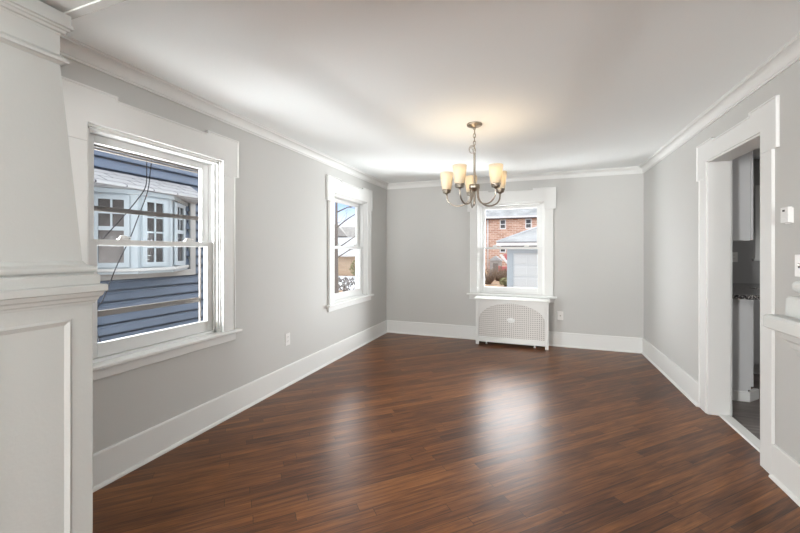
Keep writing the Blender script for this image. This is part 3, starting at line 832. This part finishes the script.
# carcass with toe kick notch at its front
MB().prism([(0.004, 0), (0.285, 0), (0.285, 0.10), (0.305, 0.10), (0.305, 0.873), (0.004, 0.873)], 0.0, D, 'xz').build('carcass', 'cabinet', bc, bevel=0.0015)
for k in range(3):
    y0 = 0.012 + k*(D-0.03)/3
    dd = k_box('door', 'cabinet', bc, 0.3085, 0.327, y0, y0 + (D-0.03)/3 - 0.006, 0.125, 0.865)
    MB().tube([(0.327, y0+0.05, 0.70), (0.345, y0+0.05, 0.70), (0.345, y0+0.05, 0.80), (0.327, y0+0.05, 0.80)], 0.005, 8).build('handle', 'nickel', dd)
MB().prism([(0.004, -0.016), (0.292, -0.016), (0.402, 0.098), (0.402, 0.12), (0.37, 0.12), (0.285, 0.0), (0.004, 0.0)], 0.0, 0.085, 'xy').build('base_moulding', 'trim', bc, bevel=0.003)
ct = tag(MB().prism([(XK+0.004, KY-0.03), (XK+0.62, KY-0.03), (XK+0.62, YB-0.62), (3.55, YB-0.62), (3.55, YB-0.008), (XK+0.004, YB-0.008)], 0.8735, 0.910, 'xy').build('granite_countertop', 'granite', bevel=0.003),
         'dark speckled granite counter on the white kitchen base cabinets', 'countertop')
b2 = tag(empty('base_cabinet', (XK + 0.40, YB - 0.58, 0)), 'kitchen base cabinet row along the end wall behind the counter corner', 'cabinet')
MB().box(0.0, 1.7, 0.02, 0.565, 0.10, 0.873).build('carcass', 'cabinet', b2); MB().box(0.0, 1.7, 0.07, 0.565, 0, 0.10).build('plinth', 'cabinet', b2)
for k in range(4): k_box('door', 'cabinet', b2, 0.004+0.424*k, 0.42+0.424*k, 0.0, 0.0195, 0.12, 0.865)
uc = tag(empty('wall_cabinet', (XK, KY, 1.374)), 'grey white kitchen wall cabinet hanging above the granite counter', 'cabinet')
k_box('carcass', 'cabinet', uc, 0.004, 0.30, 0.0, 1.02, 0.0, 0.90)
for k in range(2):
    dd = k_box('door', 'cabinet', uc, 0.3035, 0.322, 0.004 + 0.51*k, 0.505 + 0.51*k, 0.004, 0.896)
    MB().tube([(0.322, 0.45+0.1*k, 0.05), (0.34, 0.45+0.1*k, 0.05), (0.34, 0.45+0.1*k, 0.15), (0.322, 0.45+0.1*k, 0.15)], 0.005, 8).build('handle', 'nickel', dd)
    for z in (0.09, 0.45, 0.80):
        k_box('hinge', 'nickel', dd, 0.3005, 0.3030, 0.02 + 0.02*0 , 0.05, z-0.02, z+0.02, 0)

# ------------------------------------------------------------------ outside: ground
GZ = -0.85
mb = MB(); mb.box(-60, 40, -20, 90, GZ-0.3, GZ)
struct(mb.build('ground', 'ground'), 'brown leaf covered yard', 'ground')
mb = MB(); n = 26
for a in range(n):
    pass
snow_pts = [(-17.5, 19.0), (-12.2, 17.0), (-8.6, 18.2), (-9.5, 23.0), (-11.8, 28.0), (-20.0, 27.5)]
struct(MB().prism(snow_pts, GZ, GZ + 0.05, 'xy').build('snow_patch', 'snow'), 'white snow lying on the yard beyond the far left window', 'snow')
rnd = random.Random(3)
mb = MB()
for k in range(46):
    t = rnd.random(); d_ = 19.0 + 8.5*rnd.random(); ang = R(-30.2 + 2.6*rnd.random())
    x, y = d_*math.sin(ang), d_*math.cos(ang); a = rnd.uniform(0, math.pi); l = rnd.uniform(0.15, 0.55)
    mb.tube([(x, y, GZ+0.06), (x + l*math.cos(a)*0.5, y + l*math.sin(a)*0.5, GZ+0.16+0.12*rnd.random()), (x + l*math.cos(a), y + l*math.sin(a), GZ+0.07)], rnd.uniform(0.02, 0.05), 5)
o = mb.build('fallen_twigs', 'bark'); o['kind'] = 'stuff'; tag(o, 'dark fallen twigs scattered on the snow outside the far left window', 'twigs')

# ------------------------------------------------------------------ outside: blue neighbour house with a bay window
XN = -4.70
nh = tag(empty('blue_house', (XN, 3.0, GZ)), 'neighbouring house with blue lap siding outside the nearest window', 'house')
NC = Vector((XN, 3.0, GZ))
def nput(mb, n, m, par=None, b=0.0):
    for v in mb.v: v -= NC
    return mb.build(n, m, par or nh, bevel=b)
prof = []; z = GZ; e = 0.129
while z < 4.4:
    prof += [(XN + 0.028, z), (XN + 0.030, z + 0.012), (XN + 0.014, z + e*0.60), (XN + 0.006, z + e*0.68), (XN + 0.002, z + e - 0.022), (XN - 0.040, z + e - 0.020), (XN - 0.040, z + e - 0.001)]
    z += e
nput(MB().prism(prof + [(XN - 0.3, z), (XN - 0.3, GZ)], -3.0, 6.4, 'xz'), 'siding', 'siding')
mb = MB(); mb.box(XN - 0.3, XN + 0.03, 6.4, 6.5, GZ, 4.4); nput(mb, 'corner_board', 'bay_white')
nput(MB().prism([(XN-3.3, 6.1), (XN+0.5, 4.4), (XN+0.5, 4.3), (XN-3.3, 4.3)], -3.3, 6.8, 'xz'), 'roof', 'grey_roof')
# bay: plan outline
bay = [(XN, 2.31), (XN + 0.45, 2.88), (XN + 0.45, 3.29), (XN + 0.06, 3.87)]
def bay_plan(o):
    return [(XN, 2.31 - o*1.2), (XN + 0.45 + o, 2.88 - o*0.5), (XN + 0.45 + o, 3.29 + o*0.5), (XN, 3.87 + o*1.2)]
bw = nput(MB().prism(bay_plan(0.0), 1.085, 1.97, 'xy'), 'bay_window', 'bay_trim')
nput(MB().prism(bay_plan(0.045), 1.055, 1.090, 'xy'), 'bay_sill', 'bay_white', bw, 0.004)
nput(MB().prism(bay_plan(0.02), 1.025, 1.054, 'xy'), 'sill_moulding', 'bay_trim', bw, 0.004)
nput(MB().prism(bay_plan(0.03), 1.925, 1.975, 'xy'), 'head_board', 'bay_trim', bw, 0.004)
mb = MB(); mb.box(XN+0.001, XN+0.045, 2.20, 3.985, 0.945, 1.03); mb.box(XN+0.001, XN+0.045, 3.90, 3.985, 1.03, 2.07); mb.box(XN+0.001, XN+0.045, 2.20, 2.285, 1.03, 2.07)
nput(mb, 'bay_surround', 'bay_white', bw, 0.003)
# hipped bay roof
def tri_roof(mb, t):
    A = [(XN, 2.05, 2.225), (XN, 4.00, 2.225)]; B = [(XN+0.55, 2.40, 2.0), (XN+0.55, 3.70, 2.0)]; C_ = [(XN, 2.02, 2.0), (XN, 4.02, 2.0)]
    A1 = (XN, 2.15, 2.225); A2 = (XN, 3.93, 2.225)
    mb.quad([B[0], B[1], A2, A1]); mb.quad([C_[0], B[0], A1]); mb.quad([B[1], C_[1], A2])
    lo = lambda p: (p[0], p[1], p[2]-0.022)
    mb.quad([lo(B[0]), lo(B[1]), B[1], B[0]]); mb.quad([lo(C_[0]), lo(B[0]), B[0], C_[0]]); mb.quad([lo(B[1]), lo(C_[1]), C_[1], B[1]])
    mb.quad([lo(C_[0]), lo(B[0]), lo(B[1]), lo(C_[1])])
mb = MB(); tri_roof(mb, 0); nput(mb, 'bay_roof', 'shingle_pale', bw)
def bay_sash(p0, p1, s0, s1, zb, zt, zm, grid=True, low_grid=False, nm='bay_sash', fr=0.05):
    p0, p1 = Vector((*p0, 0)), Vector((*p1, 0)); d = (p1-p0); L_ = d.length; d.normalize(); nrm = Vector((d.y, -d.x, 0))
    if nrm.x < 0 and abs(nrm.x) > 0.2: nrm = -nrm
    def bar(mb, a, b, za, zc, o0, o1):
        P = lambda s, o, z: p0 + d*s + nrm*o + Vector((0, 0, z))
        q = [P(a,o0,za), P(b,o0,za), P(b,o1,za), P(a,o1,za), P(a,o0,zc), P(b,o0,zc), P(b,o1,zc), P(a,o1,zc)]
        i = len(mb.v); mb.v += q
        for f in ((3,2,1,0),(4,5,6,7),(0,1,5,4),(1,2,6,5),(2,3,7,6),(3,0,4,7)): mb.f.append(tuple(i+k for k in f))
    a, b = s0*L_, s1*L_
    mb = MB(); bar(mb, a-fr, a, zb-fr, zt+fr, 0.0005, 0.028); bar(mb, b, b+fr, zb-fr, zt+fr, 0.0005, 0.028)
    bar(mb, a, b, zt, zt+fr, 0.0005, 0.028); bar(mb, a, b, zb-fr, zb, 0.0005, 0.028)
    if zm: bar(mb, a, b, zm-0.022, zm+0.022, 0.0005, 0.024)
    mid = (a+b)/2
    if grid:
        z0 = zm+0.022 if zm else zb
        bar(mb, mid-0.009, mid+0.009, z0, zt, 0.008, 0.020)
        zc = (z0+zt)/2; bar(mb, a, b, zc-0.009, zc+0.009, 0.008, 0.020)
        if not zm:
            for q in (0.25, 0.75):
                zc = zb + (zt-zb)*q; bar(mb, a, b, zc-0.009, zc+0.009, 0.008, 0.020)
    o = nput(mb, nm, 'bay_trim', bw)
    return o, bar, (a, b)
for (p0, p1, s0, s1, zm, g) in ((bay[1], bay[0], 0.17, 0.48, 1.535, True), (bay[1], bay[2], 0.22, 0.72, None, True), (bay[2], bay[3], 0.20, 0.52, 1.535, True)):
    o, bar, (a, b) = bay_sash(p0, p1, s0, s1, 1.155, 1.855, zm, g)
    mb = MB(); bar(mb, a, b, 1.155, 1.855, 0.001, 0.005)
    for v in mb.v: v -= NC
    p = mb.build('pane', 'pane_dark', o)

# cables hanging between the houses
def cable(pts, label):
    # smooth the polyline
    P = [Vector(p) for p in pts]; out_ = []
    for k in range(len(P)-1):
        a, b, c, d = P[max(k-1,0)], P[k], P[k+1], P[min(k+2,len(P)-1)]
        for q in range(6):
            t = q/6; out_.append(0.5*((2*b) + (c-a)*t + (2*a-5*b+4*c-d)*t*t + (3*b-a-3*c+d)*t**3))
    out_.append(P[-1])
    return tag(MB().tube(out_, 0.0038, 6).build('hanging_cable', 'cable'), label, 'cable', 'cables between the houses')
cable([(-2.66, 2.02, 2.40), (-2.76, 1.975, 2.1), (-2.8, 1.967, 1.982), (-2.8, 1.96, 1.789), (-2.8, 1.892, 1.665), (-2.8, 1.786, 1.522), (-2.8, 1.70, 1.416), (-2.8, 1.60, 1.30), (-2.8, 1.42, 1.13), (-2.66, 1.2, 0.95), (-2.40, 1.1, 0.8)],
      'upper black cable curving down to the left across the near window')
cable([(-2.66, 2.06, 2.40), (-2.76, 2.005, 2.1), (-2.8, 1.999, 1.951), (-2.8, 1.975, 1.753), (-2.8, 1.907, 1.554), (-2.8, 1.842, 1.379), (-2.8, 1.759, 1.198), (-2.8, 1.70, 1.046), (-2.8, 1.662, 0.946), (-2.8, 1.625, 0.876), (-2.7, 1.58, 0.7), (-2.40, 1.55, 0.55)],
      'lower black cable running down past the meeting rail of the near window')

# ------------------------------------------------------------------ outside: garage
ga = tag(empty('garage', (1.5, 19.3, GZ)), 'pale blue garage with a panelled door and snowy hip roof, beyond the end window', 'garage')
GC = Vector((1.5, 19.3, GZ))
def gput(mb, n, m, par=None, b=0.0):
    for v in mb.v: v -= GC
    return mb.build(n, m, par or ga, bevel=b)
gx0, gx1, gy0, gy1 = -1.218, 4.25, 16.9, 21.9
mb = MB(); mb.box(gx0, -0.964, gy0, gy0+0.15, GZ, 1.62); mb.box(3.95, gx1, gy0, gy0+0.15, GZ, 1.62); mb.box(-0.964, 3.95, gy0, gy0+0.15, 1.20, 1.62)
mb.box(gx0, gx0+0.15, gy0+0.15, gy1, GZ, 1.62); mb.box(gx1-0.15, gx1, gy0+0.15, gy1, GZ, 1.62); mb.box(gx0+0.15, gx1-0.15, gy1-0.15, gy1, GZ, 1.62)
gput(mb, 'wall', 'garage_blue')
gd = gput(MB().box(-0.964, 3.95, gy0+0.06, gy0+0.10, GZ, 1.20), 'garage_door', 'garage_door')
mb = MB()
for r_ in range(4):
    for c_ in range(8):
        x0 = -0.90 + c_*0.605; z0 = GZ + 0.07 + r_*0.51
        mb.stack(x0, x0+0.50, 0, 0, []) if False else None
        mb.box(x0, x0+0.50, gy0+0.048, gy0+0.0605, z0, z0+0.36)
gput(mb, 'panel_relief', 'garage_door', gd, 0.012)
mb = MB()
for r_ in range(1, 4): mb.box(-0.964, 3.95, gy0+0.0592, gy0+0.0605, GZ + r_*0.5125 - 0.008, GZ + r_*0.5125 + 0.008)
gput(mb, 'section_joint', 'garage_blue', gd)
gput(MB().box(-0.99, -0.955, gy0-0.01, gy0+0.055, GZ, 1.20), 'door_stop', 'garage_blue', gd)
ex0, ex1, ey0, ey1, ez = gx0-0.42, gx1+0.42, gy0-0.42, gy1+0.42, 1.70
mx_ = (ey1-ey0)/2; rz_ = ez + mx_*0.42
mb = MB(); a = [(ex0,ey0,ez), (ex1,ey0,ez), (ex1,ey1,ez), (ex0,ey1,ez)]; r0 = (ex0+mx_, (ey0+ey1)/2, rz_); r1 = (ex1-mx_, (ey0+ey1)/2, rz_)
mb.quad([a[0], a[1], r1, r0]); mb.quad([a[1], a[2], r1]); mb.quad([a[2], a[3], r0, r1]); mb.quad([a[3], a[0], r0])
gput(mb, 'roof', 'snow_roof')
mb = MB(); mb.box(ex0, ex1, ey0, ey0+0.02, ez-0.17, ez-0.04); mb.box(ex0, ex0+0.02, ey0+0.02, ey1, ez-0.17, ez-0.04); gput(mb, 'gutter', 'gutter')
mb = MB(); mb.box(ex0+0.02, ex1, ey0+0.02, ey1, ez-0.035, ez-0.001); mb.box(ex0+0.2, ex1, ey0+0.2, gy0, ez-0.24, ez-0.171); gput(mb, 'eave_and_shade', 'dark_and_shade')  # the dark box below the gutter stands for the eave's shadow
gput(MB().tube([(ex0+0.02, ey0+0.02, ez+0.015), (r0[0], r0[1], r0[2]+0.015)], 0.04, 6), 'hip_cap', 'snow')

# ------------------------------------------------------------------ outside: brick building
bk = tag(empty('brick_building', (-4.0, 43, GZ)), 'long two storey red brick building with a snowy roof, behind the garage', 'building')
BC = Vector((-4.0, 43, GZ))
def bput(mb, n, m, par=None, b=0.0):
    for v in mb.v: v -= BC
    return mb.build(n, m, par or bk, bevel=b)
bput(MB().box(-11.5, 10, 43, 52, GZ, 5.2), 'wall', 'brick')
bput(MB().prism([(42.5, 5.15), (47.5, 8.2), (52.5, 5.15)], -12, 10.5, 'yz'), 'roof', 'snow_roof')
bput(MB().box(-12, 10.5, 42.42, 42.5, 5.02, 5.22), 'gutter', 'gutter')
bput(MB().box(-11.9, 10.4, 42.55, 42.99, 4.92, 5.0), 'soffit', 'dark_and_shade')
bput(MB().tube([(-5.2, 42.9, 5.0), (-5.2, 42.9, GZ)], 0.07, 8), 'downpipe', 'gutter')
for (x, z0, z1) in ((-3.55, 3.80, 4.90), (-0.82, 3.80, 4.90), (-3.55, 1.15, 2.25), (-8.0, 3.8, 4.9), (2.4, 3.8, 4.9)):
    mb = MB(); w = 0.34
    mb.box(x-w, x-w+0.1, 42.94, 42.999, z0, z1); mb.box(x+w-0.1, x+w, 42.94, 42.999, z0, z1); mb.box(x-w+0.1, x+w-0.1, 42.94, 42.999, z0, z0+0.12); mb.box(x-w+0.1, x+w-0.1, 42.94, 42.999, z1-0.1, z1)
    mb.box(x-w+0.1, x+w-0.1, 42.95, 42.999, (z0+z1)/2-0.04, (z0+z1)/2+0.04)
    o = bput(mb, 'window', 'gutter'); bput(MB().box(x-w+0.1, x+w-0.1, 42.97, 42.99, z0+0.12, z1-0.1), 'pane', 'pane_dark', o)

# ------------------------------------------------------------------ outside: shrubs, slide, trees
def shrub(name, cx, cy, rx, ry, hz, nst, label, group, leaf=None, seed=1):
    rd = random.Random(seed); root = tag(empty(name, (cx, cy, GZ)), label, 'shrub', group)
    mb = MB()
    for k in range(nst):
        a = rd.uniform(0, 2*math.pi); r = math.sqrt(rd.random()); b = rd.uniform(0.4, 1.0)
        x0, y0 = 0.25*rx*r*math.cos(a), 0.25*ry*r*math.sin(a); x1, y1 = rx*r*math.cos(a), ry*r*math.sin(a)
        p = [(x0, y0, 0), ((x0+x1)/2 + rd.uniform(-.1,.1), (y0+y1)/2, hz*b*0.5), (x1, y1, hz*b)]
        mb.tube(p, [0.025, 0.017, 0.006], 5)
        for q in range(3):
            t = rd.uniform(0.4, 0.95); bx, by, bz = x0+(x1-x0)*t, y0+(y1-y0)*t, hz*b*t
            mb.tube([(bx, by, bz), (bx+rd.uniform(-.3,.3)*rx, by+rd.uniform(-.3,.3)*ry, bz+rd.uniform(0.05,.25)*hz)], [0.010, 0.004], 4)
    mb.build('stems', 'twig', root)
    if leaf:
        mb = MB()
        for k in range(420):
            a = rd.uniform(0, 2*math.pi); r = math.sqrt(rd.random()); x, y, zz_ = rx*r*math.cos(a), ry*r*math.sin(a), hz*rd.uniform(0.25, 1.0)*(1-0.25*r)
            s = rd.uniform(0.05, 0.12); u = Vector((rd.uniform(-1,1), rd.uniform(-1,1), rd.uniform(-1,1))).normalized(); w = u.orthogonal().normalized()
            c = Vector((x, y, zz_)); mb.quad([c+u*s, c+w*s*0.6, c-u*s, c-w*s*0.6])
        mb.build('leaves', leaf, root)
    return root
HG = 'bare shrubs in the yard beyond the end window'
shrub('bare_shrub', -2.95, 24.5, 0.6, 0.5, 1.05, 60, 'bare brown shrub at the left edge of the end window view', HG, None, 11)
shrub('bare_shrub', -2.05, 25.6, 0.6, 0.5, 0.95, 60, 'bare brown shrub in front of the red slide', HG, None, 12)
shrub('bare_shrub', -2.5, 27.4, 0.7, 0.5, 1.15, 60, 'bare brown shrub between its two neighbours, further back', HG, None, 14)
sd = tag(empty('garden_shed', (-3.35, 33.0, GZ)), 'small grey garden shed with a low roof behind the bare shrubs', 'shed')
MB().box(-0.5, 0.45, 0, 1.2, 0, 1.35).build('wall', 'grey_roof', sd)
MB().prism([(-0.6, 1.33), (-0.03, 1.75), (0.55, 1.33)], -0.12, 1.3, 'xz').build('roof', 'snow_roof', sd)
MB().box(-0.2, 0.2, -0.03, -0.001, 0.02, 1.1).build('door', 'bark', sd)
shrub('leafy_shrub', -1.72, 23.5, 0.40, 0.4, 0.55, 20, 'low tan leafed shrub against the garage corner', None, 'bush', 13)
sl = tag(empty('play_slide', (-2.25, 30.0, GZ)), 'small red play slide with a white rail in front of the brick building', 'play slide')
MB().prism([(-0.55, 0.55), (0.55, 0.55), (0.55, 0.95), (-0.55, 0.95)], -0.3, 0.3, 'xz').build('platform', 'red', sl, bevel=0.04)
for x in (-0.5, 0.5):
    for y in (-0.25, 0.25): MB().tube([(x, y, 0), (x, y, 1.0)], 0.05, 8).build('leg', 'red', sl)
MB().prism([(-0.50, 1.85), (-0.30, 1.92), (0.42, 1.0), (0.30, 0.92)], -0.28, -0.10, 'xz').build('chute', 'gutter', sl, bevel=0.02)
MB().prism([(-0.15, 1.92), (0.25, 1.92), (0.5, 0.95), (0.1, 0.95)], -0.05, 0.25, 'xz').build('side_wall', 'red', sl, bevel=0.02)

def tree(name, base, hgt, seed, label, lean=(0, 0), branches=()):
    rd = random.Random(seed); root = tag(empty(name, base), label, 'tree')
    MB().tube([(0,0,0), (0.01, 0.0, 0.35), (0.0, 0.02, hgt*0.5), (0.02, 0, hgt)], [0.16, 0.085, 0.05, 0.02], 10).build('trunk', 'bark', root)
    def grow(mb, p, d, l, r, lev):
        pts = [p]; q = p
        for k in range(4):
            d = (d + Vector((rd.uniform(-.5,.5), rd.uniform(-.5,.5), rd.uniform(-.35,.4)))*0.8).normalized(); q = q + d*l/4; pts.append(q)
        mb.tube(pts, [r*(1-0.18*k) for k in range(5)], 6)
        if lev > 0:
            for k in range(3):
                i = rd.choice((1, 2, 3, 4)); nd = (d + Vector((rd.uniform(-1,1), rd.uniform(-1,1), rd.uniform(-.3,.6)))*0.8).normalized()
                grow(mb, pts[i], nd, l*rd.uniform(0.45, 0.65), r*0.5, lev-1)
    for (z, d, l) in branches:
        mb = MB(); grow(mb, Vector((0, 0, z)), Vector(d).normalized(), l, 0.024, 3); mb.build('branch', 'bark', root)
    return root
tree('bare_tree', (-6.13, 10.52, GZ), 5.2, 5, 'bare dark tree rising at the left edge of the far window view', branches=[
    (2.2, (0.9, 0.25, 0.55), 1.9), (2.9, (0.9, 0.3, 0.6), 2.0), (3.4, (0.8, 0.5, 0.35), 1.7), (2.5, (-0.8, 0.3, 0.7), 1.6), (3.8, (-0.3, -0.8, 0.9), 1.5), (1.9, (0.8, 0.6, 0.15), 1.5)])

# tan garage-like building with a snowy roof
tb = tag(empty('tan_building', (-17, 29, GZ), R(20)), 'low tan brick building under a white snow roof, beyond the far left window', 'building')
MB().box(-4, 3.2, 0, 6, 0, 1.85).build('wall', 'tan_brick', tb)
MB().prism([(-0.5, 1.80), (3.0, 3.5), (6.5, 1.80)], -4.5, 3.6, 'yz').build('roof', 'snow', tb)
MB().box(-4.5, 3.6, -0.56, -0.501, 1.68, 1.86).build('fascia', 'gutter', tb)
gh = tag(empty('grey_roofed_house', (-21, 40, GZ), R(20)), 'far house with a grey shingle roof rising behind the tan building', 'house')
MB().box(-6, 6, 0, 8, 0, 3.2).build('wall', 'bay_white', gh)
MB().prism([(-0.5, 3.1), (4.0, 5.4), (8.5, 3.1)], -6.5, 6.5, 'yz').build('roof', 'grey_roof', gh)
MB().prism([(-3.6, 4.0), (-2.2, 5.6), (-0.8, 4.0)], 0.8, 3.8, 'xz').build('gable', 'grey_roof', gh)
cm = MB().box(1.9, 2.6, 1.2, 1.9, 3.0, 6.0).build('chimney', 'chimney', gh); MB().box(1.8, 2.7, 1.1, 2.0, 6.0, 6.25).build('chimney_cap', 'dark_and_shade', cm)
shrub('round_bush', -13.15, 26.2, 0.75, 0.8, 1.6, 40, 'round olive tan bush in front of the tan building', None, 'bush', 21)
